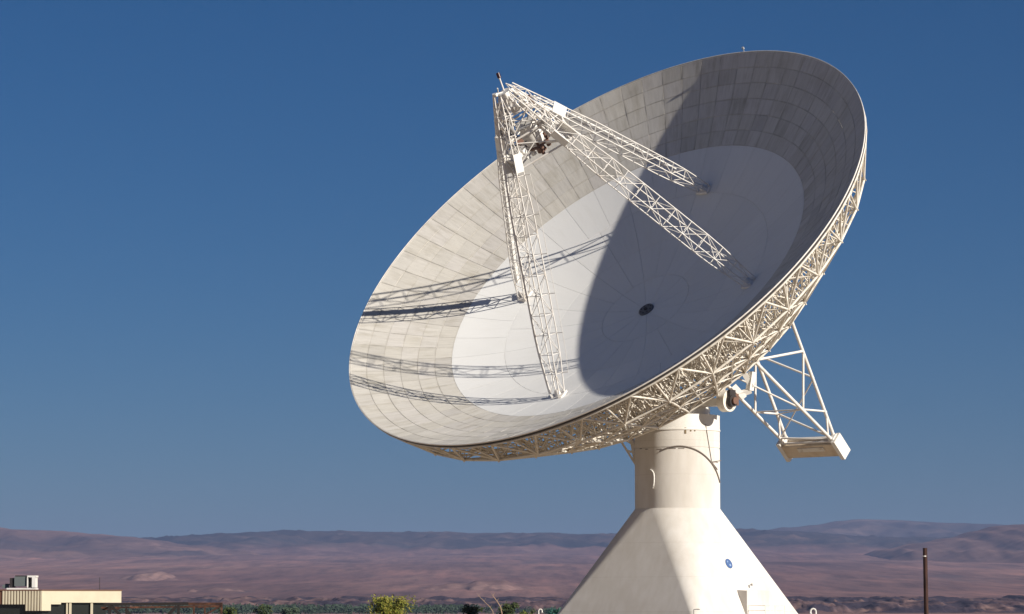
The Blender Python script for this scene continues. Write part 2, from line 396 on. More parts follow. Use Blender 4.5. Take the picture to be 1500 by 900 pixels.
# doorway hood: upright box leaning out of the sloping wall
ztop = at(1085, 864, 209).z; zbot = 4.25
fd = RC+(ZT-zbot)*slope                                  # distance of its front plane from the axis
q = face_pt(1080, 866); tl = (q-AX).dot(T35)
def FP(n_, t_, z_): return AX+N35*n_+T35*t_+Vector((0, 0, z_))
din = RC+(ZT-ztop)*slope
hood = MB(); tr = tl-2.6
P_ = [FP(fd, tl, zbot-.4), FP(fd, tl, ztop-.05), FP(din-.3, tl, ztop+.02), FP(din-.3, tl, zbot-.4), FP(fd, tr, zbot-.4), FP(fd, tr, ztop-.05), FP(din-.3, tr, ztop+.02), FP(din-.3, tr, zbot-.4)]
hood.add(P_, [(0, 1, 2, 3), (4, 7, 6, 5), (0, 4, 5, 1), (1, 5, 6, 2)]); hood.build('doorway_hood', CONC, pedestal)
lp = face_pt(1097, 858); lm = MB(); lm.tube(lp-NF*.05, lp+NF*.25, .025, 6); lm.cyl(lp+NF*.27+Vector((0, 0, -.05)), (0, 0, 1), .09, .16, 12, .06); lm.build('wall_lamp', mat('lamp grey', (.3, .29, .28), .5), pedestal)
lp = face_pt(1016, 893); lm = MB(); lm.path([lp+Vector((0, -.25, -2)), lp+Vector((0, -.25, 0)), lp+Vector((.3, -.3, .02))], .03, 6); lm.box(lp+Vector((.3, -.3, 0)), (.18, .14, .08)); lm.build('floodlight', mat('lamp grey', (.3, .29, .28), .5), pedestal)
rail = MB(); rz0 = 3.4
plat = MB(); plat.box(FP(fd+.75, (tl+tr)/2, rz0-.06), (1.5, 2.6, .1), Matrix((N35, T35, tz)).transposed()); plat.build('landing', PLATE, pedestal)
for t_ in (tl-.15, (tl+tr)/2, tr+.15): rail.tube(FP(fd+1.4, t_, rz0), FP(fd+1.4, t_, rz0+1.72), .022, 6)
for z_ in (rz0+1.0, rz0+1.4, rz0+1.72):
    rail.tube(FP(fd+1.4, tl-.15, z_), FP(fd+1.4, tr+.15, z_), .02, 6); rail.tube(FP(fd+.02, tl-.15, z_), FP(fd+1.4, tl-.15, z_), .02, 6)
rail.build('handrail', LEGM, pedestal)

# ---- reflector: rim skirt, then every panel
rimb = MB(); nr = 180; vs = []
prof = [(19.995, DEP+.012), (20.03, DEP+.012), (20.035, DEP-.07), (19.9, DEP-.08), (19.9, DEP-.055), (19.995, DEP-.05), (19.995, DEP+.012)]
for k in range(nr):
    for r, h in prof[:-1]: vs.append(pol(r, 2*math.pi*k/nr, h))
m6 = len(prof)-1
rimb.add(vs, [(k*m6+i, ((k+1) % nr)*m6+i, ((k+1) % nr)*m6+(i+1) % m6, k*m6+(i+1) % m6) for k in range(nr) for i in range(m6)])
reflector = rimb.build('reflector', LEGM, tel, MD)

shadeb = MB(); vs = [pol(r, 2*math.pi*k/nr, h) for k in range(nr) for r, h in ((19.99, DEP-.082), (19.985, DEP-.24), (19.9, DEP-.24), (19.9, DEP-.085))]
shadeb.add(vs, [(k*4+i, ((k+1) % nr)*4+i, ((k+1) % nr)*4+(i+1) % 4, k*4+(i+1) % 4) for k in range(nr) for i in range(4)])
shadeb.build('rim_shade', mat('dark rim shade', (.05, .045, .045), .7), reflector, MD)  # dark ring that puts the shade under the rim lip into colour
def panel_geo(r0, r1, a0, a1, gap, na, nr_, th=.05, dz=(0, 0, 0, 0)):
    rm = (r0+r1)/2
    v = []; uv = []; f = []; sm = []
    def g(i, j, off):
        q = gap if off == 0 else .001
        r = r0+q+(r1-r0-2*q)*j/nr_; d = q/max(r, .3); a = a0+d+(a1-a0-2*d)*i/na
        s, t = i/na, j/nr_
        w = dz[0]*(1-s)*(1-t)+dz[1]*s*(1-t)+dz[2]*s*t+dz[3]*(1-s)*t
        return pol(r, a, hs(r)+w-off), (a*RAD/1.6, r, s, t)
    for off in (0, th):
        for j in range(nr_+1):
            for i in range(na+1):
                p, t = g(i, j, off); v.append(p); uv.append(t)
    w = na+1; n0 = w*(nr_+1)
    for j in range(nr_):
        for i in range(na):
            a = j*w+i; f.append((a+w, a+w+1, a+1, a)); sm.append(True)
            f.append((n0+a, n0+a+1, n0+a+w+1, n0+a+w)); sm.append(True)
    edge = [(i, 0) for i in range(na+1)]+[(na, j) for j in range(1, nr_+1)]+[(i, nr_) for i in range(na-1, -1, -1)]+[(0, j) for j in range(nr_-1, 0, -1)]
    b = len(v); m = len(edge)
    for off in (0, th):
        for i, j in edge: p, t = g(i, j, off); v.append(p); uv.append(t)
    for k in range(m): f.append((b+k, b+(k+1) % m, b+m+(k+1) % m, b+m+k)); sm.append(False)
    return v, f, uv, sm
def panel_mesh(parts, mat_):
    v = []; f = []; uv = []; sm = []; tint = []
    for (pv, pf, pu, ps), t in parts:
        o = len(v); v += pv; uv += pu; f += [tuple(i+o for i in q) for q in pf]; sm += ps; tint += [t]*len(pv)
    me = bpy.data.meshes.new('panel'); me.from_pydata([tuple(p) for p in v], [], f)
    me.polygons.foreach_set('use_smooth', sm)
    l = me.uv_layers.new(name='polar')
    li = [0]*len(me.loops); me.loops.foreach_get('vertex_index', li)
    l.data.foreach_set('uv', [c for i in li for c in uv[i][:2]])
    l = me.uv_layers.new(name='cell'); l.data.foreach_set('uv', [c for i in li for c in uv[i][2:]])
    ca = me.color_attributes.new('tint', 'FLOAT_COLOR', 'POINT'); ca.data.foreach_set('color', [c for t in tint for c in (*t, 1.0)])
    me.materials.append(mat_); me.update(); return me
def proj_area(r0, r1, a0, a1):
    P4 = []
    for r, a in ((r0, a0), (r1, a0), (r1, a1), (r0, a1)):
        p = D2W(pol(r, a, hs(r)))-Vector((0, 0, CAMZ)); P4.append((p.x/p.y*FPX, p.z/p.y*FPX))
    return abs(sum(P4[i][0]*P4[(i+1) % 4][1]-P4[(i+1) % 4][0]*P4[i][1] for i in range(4)))/2
specs = []
rows = [13.77, 14.85, 15.92, 16.97, 18.0, 19.0, 19.98]
for i in range(6):
    for k in range(72): specs.append((rows[i], rows[i+1], R(5*k+1.5), R(5*k+6.5), False))
for r0, r1, n in ((.58, 3.4, 12), (3.4, 6.8, 24), (6.8, 10.3, 24), (10.3, 13.77, 36)):
    for k in range(n): specs.append((r0, r1, 2*math.pi*k/n+.03, 2*math.pi*(k+1)/n+.03, True))
specs.sort(key=lambda s: -proj_area(*s[:4]))
rest = []
rp = random.Random(3)
for idx, (r0, r1, a0, a1, inner) in enumerate(specs):
    if inner:
        na = max(3, int((a1-a0)*r1/.7)); g = panel_geo(r0, r1, a0, a1, .009, na, 4)
        v_ = rp.uniform(.955, 1.0); t = (v_, v_, v_)
    else:
        dz = [rp.uniform(-.012, .012) for _ in range(4)]
        g = panel_geo(r0, r1, a0, a1, .013, 2, 2, dz=dz)
        v_ = rp.choice([1, 1, .985, .97, .96, .98, 1.0, .95, .93, .87]) * rp.uniform(.98, 1.02); w_ = rp.uniform(-.02, .015); t = (v_, v_*(1-.2*abs(w_)), v_*(1+w_))
    if idx < 300: obj('panel', panel_mesh([(g, t)], PAN_IN if inner else PAN_OUT), None, reflector, MD)
    else: rest.append((g, t))
o = obj('small_panels', panel_mesh(rest, PAN_OUT), None, reflector, MD); o['kind'] = 'stuff'
# hub cover and the sockets where the feed legs stand
hub = MB(); hub.cyl((0, 0, .02), (0, 0, 1), .56, .12, 32); hub.build('hub_cover', mat('hub grey', (.13, .13, .14), .5), reflector, MD)
hb = MB(); hb.cyl((0, 0, .12), (0, 0, 1), .13, .1, 20)
for k in range(8): hb.cyl(pol(.4, k*math.pi/4, .1), (0, 0, 1), .05, .05, 10)
hb.build('hub_cap', DARK, reflector, MD)
rod = MB(); pr = pol(20.05, R(85.5), DEP); rod.tube(pr-Vector((0, 0, .1)), pr+Vector((0, .1, .16)), .03, 6); rod.cyl(pr+Vector((0, .12, .22)), (0, 0, 1), .09, .16, 10); rod.build('rim_beacon', mat('beacon', (.35, .36, .38), .3), reflector, MD)

# ---- back structure: hub drum with 36 rib trusses, hoops and bracing bays
NR = 36; A0 = R(2)
fn = [(19.9, .33), (17.6, .28), (15.2, .28), (12.6, .28), (9.8, .28), (7.0, .28), (4.2, .28)]
fn = [(r, hs(r)-o) for r, o in fn]
bn = [(18.6, 3.75), (15.8, 1.35), (13.0, -1.0), (9.6, -2.75), (6.2, -4.1), (3.8, -4.75)]
hubm = MB(); hubm.cyl((0, 0, -2.4), (0, 0, 1), 3.6, 4.4, 36); back = hubm.build('back_structure', STEEL, tel, MD)
def FN(k, j): r, h = fn[k]; return pol(r, A0+2*math.pi*j/NR, h)
def BN(k, j): r, h = bn[k]; return pol(r, A0+2*math.pi*j/NR, h)
rj = random.Random(11)
ribm = MB()
def rib(mb, j):
    for k in range(6): mb.tube(FN(k, j), FN(k+1, j), .06, 5)
    for k in range(5): mb.tube(BN(k, j), BN(k+1, j), .085, 6)
    for k in range(6):
        mb.tube(FN(k, j), BN(k, j), .075 if k == 0 else .05, 5); mb.tube(BN(k, j), FN(k+1, j), .05, 5)
rib(ribm, 0)
for k in range(4): ribm.box(BN(k, 0), (.24, .05, .24))
rib_me = ribm.mesh('rib_truss')
for j in range(NR): obj('rib_truss', rib_me, STEEL, back, MD @ Matrix.Rotation(2*math.pi*j/NR, 4, 'Z'))
mid_me = MB()
for k in range(6):
    mid_me.tube(FN(k, .5), FN(k+1, .5), .05, 5)
    if k < 5: mid_me.tube((BN(k, 0)+BN(k, 1))/2, (BN(k+1, 0)+BN(k+1, 1))/2, .05, 5); mid_me.tube((BN(k, 0)+BN(k, 1))/2, FN(k+1, .5), .045, 5); mid_me.tube(FN(k+1, .5), (BN(k+1, 0)+BN(k+1, 1))/2, .045, 5)
mid_me = mid_me.mesh('light_rib')
for j in range(NR): obj('light_rib', mid_me, STEEL, back, MD @ Matrix.Rotation(2*math.pi*j/NR, 4, 'Z'))
for k in range(7):
    m = MB(); 
    for j in range(NR): m.tube(FN(k, j), FN(k, j+.5), .06 if k else .075, 5); m.tube(FN(k, j+.5), FN(k, j+1), .06 if k else .075, 5)
    m.build('front_hoop', STEEL, back, MD)
for k in range(6):
    m = MB()
    for j in range(NR): m.tube(BN(k, j), BN(k, j+1), .085, 6)
    m.build('back_hoop', STEEL, back, MD)
bay = MB(); j = 0
bay.tube(FN(0, .5), BN(0, 0), .075, 6); bay.tube(FN(0, .5), BN(0, 1), .075, 6)
for k in range(5):
    bay.tube(BN(k, 0), BN(k+1, 1), .055, 5); bay.tube(BN(k, 1), BN(k+1, 0), .055, 5)
for k in range(6): bay.tube(FN(k, .5), FN(k+1, 0), .045, 5); bay.tube(FN(k, .5), FN(k+1, 1), .045, 5)
for k in range(1, 6): bay.tube(FN(k, 0), BN(k, 1), .045, 5); bay.tube(FN(k, 1), BN(k, 0), .045, 5); bay.tube(FN(k, .5), BN(k-1, 0), .045, 5); bay.tube(FN(k, .5), BN(k-1, 1), .045, 5)
bay_me = bay.mesh('bracing_bay')
for j in range(NR): obj('bracing_bay', bay_me, STEEL, back, MD @ Matrix.Rotation(2*math.pi*j/NR, 4, 'Z'))
# ---- feed legs
HF = hs(10.58)
def leg(ang_deg, extra):
    a = R(ang_deg-2.2); rd = Vector((math.cos(a), math.sin(a), 0)); tg = Vector((-math.sin(a), math.cos(a), 0)); zz = Vector((0, 0, 1))
    foot = rd*10.58+zz*HF; top = rd*.55+zz*19.7
    ax = (top-foot).normalized(); out = ax.cross(tg).normalized()
    if out.dot(rd) < 0: out = -out
    NB = 15
    def node(i, s, o_):
        t = i/NB
        w = .40+.22*min(1, t/.16) if t < .6 else .62-.32*(t-.6)/.4
        d = .26+.14*min(1, t/.16) if t < .6 else .40-.18*(t-.6)/.4
        return foot.lerp(top, .012+t*.988)+tg*(s*w)+out*(o_*d)
    lg = MB()
    lg.box(foot+ax*.05, (1.0, 1.0, .16)); lg.tube(foot-zz*.2, foot+ax*.5, .26, 10, .18)
    for s in (-1, 1):
        for o_ in (-1, 1): lg.beam(foot+tg*s*.28+out*o_*.24, node(0, s, o_), .14, .14)
    L = lg.build('feed_leg', LEGM, tel, MD)
    for s in (-1, 1):
        for o_ in (-1, 1):
            m = MB()
            for i in range(NB): m.tube(node(i, s, o_), node(i+1, s, o_), .044, 6)
            m.build('chord', LEGM, L, MD)
    for i in range(NB):
        if i:
            m = MB(); q_ = [node(i, -1, -1), node(i, 1, -1), node(i, 1, 1), node(i, -1, 1)]
            for k in range(4): m.tube(q_[k], q_[(k+1) % 4], .024, 5)
            m.build('frame', LEGM, L, MD)
        f = i % 2
        for k, (a1, b1) in enumerate((((-1, -1), (1, -1)), ((1, -1), (1, 1)), ((1, 1), (-1, 1)), ((-1, 1), (-1, -1)))):
            p_, q_ = (a1, b1) if (i+k) % 2 else (b1, a1)
            member('brace', node(i, *p_), node(i+1, *q_), .024, LEGM, L, MD)
    return L, node, tg, out, ax, foot, top, NB
legs = {}
for nm, deg in (('e-', 180), ('e+', 0), ('u-', 270), ('u+', 90)): legs[nm] = leg(deg, None)
# cable duct along the far-left leg, in flanged lengths
L, node, tg, out, ax, foot, top, NB = legs['e-']
for i in range(1, 14):
    c0 = (node(i, -1, 1)+node(i, 1, 1))/2+out*.03; c1 = (node(i+1, -1, 1)+node(i+1, 1, 1))/2+out*.03
    m = MB(); m.beam(c0.lerp(c1, .03), c0.lerp(c1, .97), .46, .24, out); m.beam(c0, c0.lerp(c1, .03), .54, .32, out); m.build('cable_duct', PLATE, L, MD)
m = MB(); c0 = (node(0, -1, 1)+node(0, 1, 1))/2; m.path([c0+out*.2, c0.lerp(foot, .6)+out*.25, foot+out*.25-Vector((0, 0, .3))], .14, 8); m.build('cable_duct', PLATE, L, MD)
# cable tray along the upper leg
L, node, tg, out, ax, foot, top, NB = legs['u+']
for i in range(2, 13):
    c0 = (node(i, -1, 1)+node(i, 1, 1))/2+out*.12+tg*.35; c1 = (node(i+1, -1, 1)+node(i+1, 1, 1))/2+out*.12+tg*.35
    m = MB(); m.beam(c0, c0.lerp(c1, .985), .13, .08, out); m.build('cable_tray', PLATE, L, MD)
# hand line on outriggers beside the lower leg
L, node, tg, out, ax, foot, top, NB = legs['u-']
sgn = 1 if tg.x > 0 else -1
prev = None
for i in range(1, 12, 1):
    p = node(i, sgn, -1)
    if i % 2: q = p+tg*sgn*.55; member('outrigger', p, q, .028, LEGM, L, MD)
    else: q = p+tg*sgn*.55
    if prev: member('safety_line', prev, q, .016, LEGM, L, MD)
    prev = q
# pipe bundle down the left of the lower leg
m = MB()
for i in range(NB-1): m.tube(node(i, -sgn, 1)-tg*sgn*.1, node(i+1, -sgn, 1)-tg*sgn*.1, .05, 6)
m.build('conduit', LEGM, L, MD)

# ---- prime focus assembly
foc = MB()
foc.cyl((0, 0, 16.1), (0, 0, 1), .72, 1.7, 28); 
focus = foc.build('focus_cabin', PLATE, tel, MD)
hz_ = 15.05
horn = MB(); horn.cyl((0, 0, 15.0), (0, 0, 1), .34, .9, 24, .22); horn.build('feed_horn', BROWN, focus, MD)
for x, y, r, l in ((.55, .3, .16, .8), (-.5, .35, .14, 1.0), (-.2, -.6, .2, .7), (.45, -.45, .12, 1.1)):
    MB().cyl((x, y, 15.1), (0, 0, 1), r, l, 14).build('receiver', BROWN if x > 0 else PLATE, focus, MD)
fl = MB(); fl.box((0, 0, 15.3), (1.7, 1.7, .10)); fl.build('focus_floor', BROWN, focus, MD)  # brown colour paints in the dark shade below the focus
def legpt(nm, h):
    L, node, tg, out, ax, foot, top, NB = legs[nm]; t = (h-foot.z)/(top.z-foot.z); return foot.lerp(top, t), tg, out, ax
keys = ['e+', 'u+', 'e-', 'u-']
for h in (15.2, 16.9, 18.3):
    m = MB()
    for k in range(4):
        a_ = legpt(keys[k], h)[0]; b_ = legpt(keys[(k+1) % 4], h)[0]
        m.tube(a_, b_, .075, 6); m.tube(a_, Vector((0, 0, h-.1)), .06, 6)
    m.build('ring_frame', LEGM, focus, MD)
m = MB()
for k in range(4):
    for h0, h1 in ((15.2, 16.9), (16.9, 15.2), (16.9, 18.3), (18.3, 16.9), (18.3, 19.4)):
        m.tube(legpt(keys[k], h0)[0], legpt(keys[(k+1) % 4], h1)[0], .045, 5)
m.build('lattice', LEGM, focus, MD)
for k in keys:                                             # white side plates on the legs near the focus
    c0, tg, out, ax = legpt(k, 15.75)
    m = MB(); mm = Matrix((tg, out, ax)).transposed()
    for s in (-1, 1): m.box(c0+tg*s*.52, (.05, .75, 1.25), mm)
    m.box(c0-out*.38, (1.0, .05, 1.25), mm); m.build('leg_plate', PLATE, focus, MD)
cap = MB(); cap.cyl((0, 0, 19.55), (0, 0, 1), .5, .25, 20, .4); cap.cyl((0, 0, 18.7), (0, 0, 1), .32, 1.4, 16); cap.build('apex_block', PLATE, focus, MD)
rc = random.Random(5); KIT = [LEGM, LEGM, PLATE, PLATE, STEEL, STEEL, LEGM, mat('grey kit', (.3, .29, .28), .5), BROWN]
for i in range(62):
    h = rc.uniform(15.4, 19.3); k = rc.choice(keys); c0, tg, out, ax = legpt(k, h)
    p = c0*rc.uniform(.4, 1.0); p.z = h; p += tg*rc.uniform(-.5, .5)
    mm = Matrix.Rotation(rc.uniform(0, 3), 3, 'Z') @ Matrix.Rotation(rc.uniform(-.5, .5), 3, 'X')
    m = MB(); s_ = rc.uniform(.12, .32)
    if rc.random() < .55: m.box(p, (s_*1.6, s_, s_*1.3), mm)
    else: m.cyl(p, mm @ Vector((0, .3, 1)), s_*.5, s_*3, 10)
    m.build('equipment_box', rc.choice(KIT), focus, MD)
for i in range(14):
    h = rc.uniform(16, 19); a_ = legpt(rc.choice(keys), h)[0]; b_ = Vector((rc.uniform(-.8, .8), rc.uniform(-.8, .8), h-rc.uniform(.3, 2.2))); mid_ = (a_+b_)/2-Vector((0, 0, .3))+Vector((rc.uniform(-.3, .3), rc.uniform(-.3, .3), 0))
    MB().path([a_, mid_, b_], .03, 5).build('cable', rc.choice([LEGM, DARK, LINE_GREY]), focus, MD)
mast = MB(); mp = Vector((-.1, .1, 19.6)); md_ = (MD.to_3x3().inverted() @ Vector((-.35, 0, 1))).normalized(); mast.tube(mp, mp+md_*1.0, .05, 6); mast.build('apex_mast', LEGM, focus, MD)
MB().cyl(mp+md_*1.15, md_, .13, .36, 12).build('obstruction_light', mat('light dark red', (.04, .01, .012), .3), focus, MD)
m = MB(); m.tube(mp, mp+MD.to_3x3().inverted() @ Vector((-.55, -.2, -.2)), .06, 6); m.box(mp+MD.to_3x3().inverted() @ Vector((-.6, -.2, -.25)), (.3, .2, .2)); m.build('bracket', LEGM, focus, MD)

# ---- elevation yoke, bearings
M3 = MD.to_3x3(); toD = lambda w_: MD.inverted() @ Vector(w_)
E0 = Vector((AX.x, AX.y, ZE)); nh = Vector((-math.sin(-az)*1, -math.cos(az), 0)).normalized()
yk = MB()
yk.beam(E0+ee*-4.1+Vector((0, 0, -.05)), E0+ee*4.1+Vector((0, 0, -.05)), .9, .5)
yk.cyl(E0+Vector((0, 0, -.8)), (0, 0, 1), 2.3, 1.0, 40)
yoke = yk.build('yoke', PLATE, tel)
for s in (-1, 1):
    b = MB(); b.cyl(E0+ee*s*4.45, ee, .74, .6, 32); b.build('bearing_housing', STEEL, yoke)
    b = MB(); b.cyl(E0+ee*s*4.95, ee, .42, .3, 32); b.box(E0+ee*s*4.92+Vector((0, 0, .25)), (.2, .6, 1.0), Matrix((ee, nh, tz)).transposed()); b.build('gear_guard', DARK, yoke)
    b = MB(); b.cyl(E0+ee*s*5.16, ee, .24, .2, 24); b.build('shaft_end', BROWN, yoke)
    for q in (-1, 1) if s < 0 else ():
        b = MB(); b.beam(AX+ee*s*2.7+nh*q*.75+Vector((0, 0, 15.0)), E0+ee*s*4.5+nh*q*.5+Vector((0, 0, -.6)), .2, .2); b.build('bracket_arm', LEGM, yoke)
        b = MB(); b.beam(AX+ee*s*2.9+nh*q*.7+Vector((0, 0, 17.2)), E0+ee*s*4.0+nh*q*.5+Vector((0, 0, -1.9)), .14, .14); b.build('bracket_arm', LEGM, yoke)
b = MB(); b.box(E0+ee*4.3+nh*-.9+Vector((0, 0, .15)), (.6, .5, .8), Matrix((ee, nh, tz)).transposed()); b.build('drive_motor', BROWN, yoke)
# lattice bracket on the drum's left flank
for i, (a_, b_) in enumerate((((-2.9, 0, 14.9), (-4.15, .1, 16.9)), ((-2.9, 0, 16.2), (-4.15, .1, 16.9)), ((-2.92, 0, 14.9), (-3.3, 0, 17.0)), ((-3.3, 0, 17.0), (-4.15, .1, 16.9)), ((-3.5, .05, 15.85), (-2.9, 0, 15.7)))):
    b = MB(); b.beam(AX+Vector(a_), AX+Vector(b_), .15, .15); b.build('bracket_arm', LEGM, yoke)
# struts from the back structure to the elevation shaft
for s in (-1, 1):
    eD = toD(E0+ee*s*3.7)
    for k, j in ((5, None), (4, None)):
        for y in (-3.0, 0.0, 3.2):
            x = s*math.sqrt(max(bn[k][0]**2-y*y, 1)); member('elevation_strut', (x, y, bn[k][1]), eD, .13 if k == 5 else .1, STEEL, back, MD)
# tail frame and counterweight
cwf = MB(); CWu, CWn = 6.6, -18.9
Pup, Plo = (11.45, -1.7), (3.05, -4.75); U1, L1, U2, L2 = (8.57, -12.13), (5.46, -14.97), (7.29, -16.94), (6.15, -18.31)
hw = 2.2
def Q(s, p): return Vector((s*hw, p[0], p[1]))
m = MB(); m.beam(Vector((-hw, CWu, CWn)), Vector((hw, CWu, CWn)), .16, .16); tail = m.build('tail_frame', LEGM, tel, MD)
Pl2 = (4.06, -8.79); Um = (8.05, -14.3); U0 = (9.25, -9.5)
for s in (-1, 1):
    member('tail_chord', Q(s, Pup), Q(s, (CWu, CWn)), .125, LEGM, tail, MD)
    member('tail_chord', Q(s, Plo), Q(s, (6.3, CWn-.1)), .125, LEGM, tail, MD)
    for a_, b_, r in ((Pl2, U1, .11), (U1, L1, .1), (L1, U2, .09), (U2, L2, .09), (Pl2, U0, .09)): member('tail_strut', Q(s, a_), Q(s, b_), r*.85, LEGM, tail, MD)
for a_, b_, r in (((-1, U1), (1, Um), .09), ((1, Um), (-1, L2), .06), ((-1, Pl2), (1, L1), .08), ((-1, U2), (1, L2), .09), ((-1, L2), (1, (6.5, -19)), .09), ((-1, U0), (1, U0), .08), ((-1, U2), (1, L1), .05), ((-1, L1), (1, L1), .06)):
    member('cross_tie', Q(*a_), Q(*b_), r*.85, LEGM, tail, MD)
cwz = toD(at(1198, 660, 226.5)); cwc = Vector((0, 6.35, -19.85))
upD = M3.inverted() @ Vector((0, 0, 1)); fwD = M3.inverted() @ nh
mm = Matrix((Vector((1, 0, 0)), fwD, upD)).transposed()
TAN = worn_white('counterweight tan', (.66, .56, .43), (.50, .40, .29), .4, .7, 1.0)
cwW = D2W(cwc)
cwc = Vector((0, 6.3, -19.55))
cw = MB(); cw.box(cwc, (4.7, .8, 1.15)); cw = cw.build('counterweight', TAN, tail, MD)
for s_ in (-1, 1):
    m = MB(); m.box(cwc+Vector((s_*2.52, .05, -.02)), (.34, 1.0, 1.75)); m.build('end_plate', PLATE, tail, MD)
    m = MB(); m.box(cwc+Vector((s_*2.25, .1, .75)), (.45, .6, .35)); m.build('saddle', PLATE, tail, MD)
m = MB(); m.box(cwc+Vector((.2, -.44, .2)), (2.4, .06, .35)); m.build('ballast_tray', STEEL, tail, MD)
m = MB(); m.tube(cwc+Vector((-2.2, -.2, .72)), cwc+Vector((2.2, -.2, .72)), .09, 8); m.build('tie_rod', LEGM, tail, MD)

# white bracket and jack behind the hub, seen at the right of the bearings
for i, (a_, b_, r) in enumerate((((1091, 548), (1102, 568), .18), ((1102, 545), (1098, 572), .2), ((1078, 580), (1100, 572), .16), ((1074, 566), (1090, 584), .2))):
    p0 = toD(at(*a_, 214.5)); p1 = toD(at(*b_, 214.5)); m = MB(); m.beam(p0, p1, r*2, r*2); m.build('elevation_gear_bracket', PLATE, back, MD)

# ================================================================ OTHER THINGS
def leafy(name, label, cat, px, py_top, wpx, Y, cols, n, leaf=.16, group=None, stem=.07, base=0.0, oval=1.0, sub=9):
    top = at(px, py_top, Y); H = top.z-base; Wd = wpx/FPX*Y/2; loc = Vector((top.x, Y, base))
    t = thing(name, loc, label, cat, group); rr = random.Random(int(px*7+Y))
    tr = MB(); tips = []
    for k in range(6):
        a = 2*math.pi*k/6+rr.uniform(-.3, .3); e_ = loc+Vector((math.cos(a)*Wd*.6, math.sin(a)*Wd*.6, H*rr.uniform(.55, .85)))
        m_ = loc+Vector((math.cos(a)*Wd*.15, math.sin(a)*Wd*.15, H*.35)); tr.tube(loc, m_, stem*1.3, 6, stem); tr.tube(m_, e_, stem, 6, stem*.4); tips.append(e_)
    tr.build('trunk', BARK, t)
    cl = [loc+Vector((rr.gauss(0, .42)*Wd, rr.gauss(0, .42)*Wd, H*(.42+.55*rr.random()**.8)-0.0)) for _ in range(max(10, n//40))]
    cl = [c for c in cl]
    v = []; f = []; mi = []
    for i in range(n):
        c = rr.choice(cl); rad = Wd*.24
        p = c+Vector((rr.gauss(0, 1), rr.gauss(0, 1), rr.gauss(0, .8)))*rad*.7
        if p.z > base+H*1.02: p.z = base+H*rr.uniform(.85, 1.0)
        if p.z < base+.1: continue
        d = Vector((rr.gauss(0, 1), rr.gauss(0, 1), rr.gauss(0, 1))).normalized(); s = d.orthogonal().normalized(); l = leaf*rr.uniform(.6, 1.3)
        o = len(v); v += [p-d*l, p+s*l*.45, p+d*l, p-s*l*.45]; f.append((o, o+1, o+2, o+3)); mi.append(rr.randrange(len(cols)))
    me = bpy.data.meshes.new('crown'); me.from_pydata([tuple(x) for x in v], [], f)
    for c in cols: me.materials.append(c)
    me.polygons.foreach_set('material_index', mi); me.update(); obj('crown', me, None, t); return t
BARK = mat('bark', (.09, .07, .05), .9)
def leafm(nm, c):
    m = mat(nm, c, .6, spec=.2); return m
YG = [leafm('yellow leaf', c) for c in ((.17, .165, .025), (.125, .14, .02), (.22, .19, .035), (.08, .10, .016))]
DG = [leafm('dark leaf', c) for c in ((.03, .05, .018), (.045, .065, .022), (.07, .08, .03), (.02, .035, .014))]
GG = [leafm('grey green leaf', c) for c in ((.05, .075, .05), (.035, .06, .04), (.07, .09, .06))]
leafy('yellow_bush', 'yellow green feathery bush at the bottom edge left of the pedestal', 'bush', 572, 873.5, 50, 190, YG, 7500, .085)
leafy('dark_bush', 'small dark green bush just right of the yellow bush, beside bare stalks', 'bush', 690, 885, 26, 230, DG, 2600, .10)
leafy('dark_tree', 'darker and taller green tree beside the bare pale stalk', 'tree', 744, 883, 30, 230, DG, 3000, .10)
leafy('low_shrub', 'low olive shrub between dark tree and white vent pipe', 'bush', 770, 892, 22, 230, DG+YG[1:2], 1800, .09)
leafy('grey_tree', 'small round green tree right of the rusty frame', 'tree', 388, 887, 24, 420, GG+DG, 2200, .18)
leafy('grey_tree', 'low green tree touching the right end of the rusty frame', 'tree', 335, 890, 26, 420, DG+YG[3:], 2000, .18)
leafy('grey_tree', 'low dim green tree near the bottom edge, second right of the rusty frame', 'tree', 425, 891, 30, 520, GG, 1800, .2)
leafy('teal_tree', 'small blue green tree at the foot of the pedestal', 'tree', 815, 891, 26, 330, [leafm('teal leaf', c) for c in ((.02, .09, .085), (.015, .06, .055), (.04, .12, .09))], 2200, .13)
# far wood along the valley floor: reads as one mass
v = []; f = []; rr = random.Random(21)
for i in range(2600):
    px = rr.uniform(-200, 1700); Y = rr.uniform(1900, 2500)
    dens = 1.0 if px < 560 else (.75 if px < 700 else (.12 if px < 840 else 0))
    if rr.random() > dens*(.55+.45*noise.noise(Vector((px*.02, 1, 0)))+.2): continue
    c = Vector(((px-750)/FPX*Y, Y, 0)); h = rr.uniform(4.5, 7.4) if px < 700 else rr.uniform(3, 5.5); w = rr.uniform(2.0, 4.5)
    for k in range(34):
        p = c+Vector((rr.gauss(0, w*.45), rr.gauss(0, w*.45), h*(.25+.75*rr.random())*1.0)); d = Vector((rr.gauss(0, 1), rr.gauss(0, 1), rr.gauss(0, 1))).normalized(); s = d.orthogonal().normalized(); l = rr.uniform(.5, 1.1)
        o = len(v); v += [p-d*l, p+s*l*.7, p+d*l, p-s*l*.7]; f.append((o, o+1, o+2, o+3))
me = bpy.data.meshes.new('far_wood'); me.from_pydata([tuple(x) for x in v], [], f)
tag(obj('far_wood', me, leafm('far leaf', (.028, .045, .03))), 'dark green far wood along the valley floor', 'wood', kind='stuff')

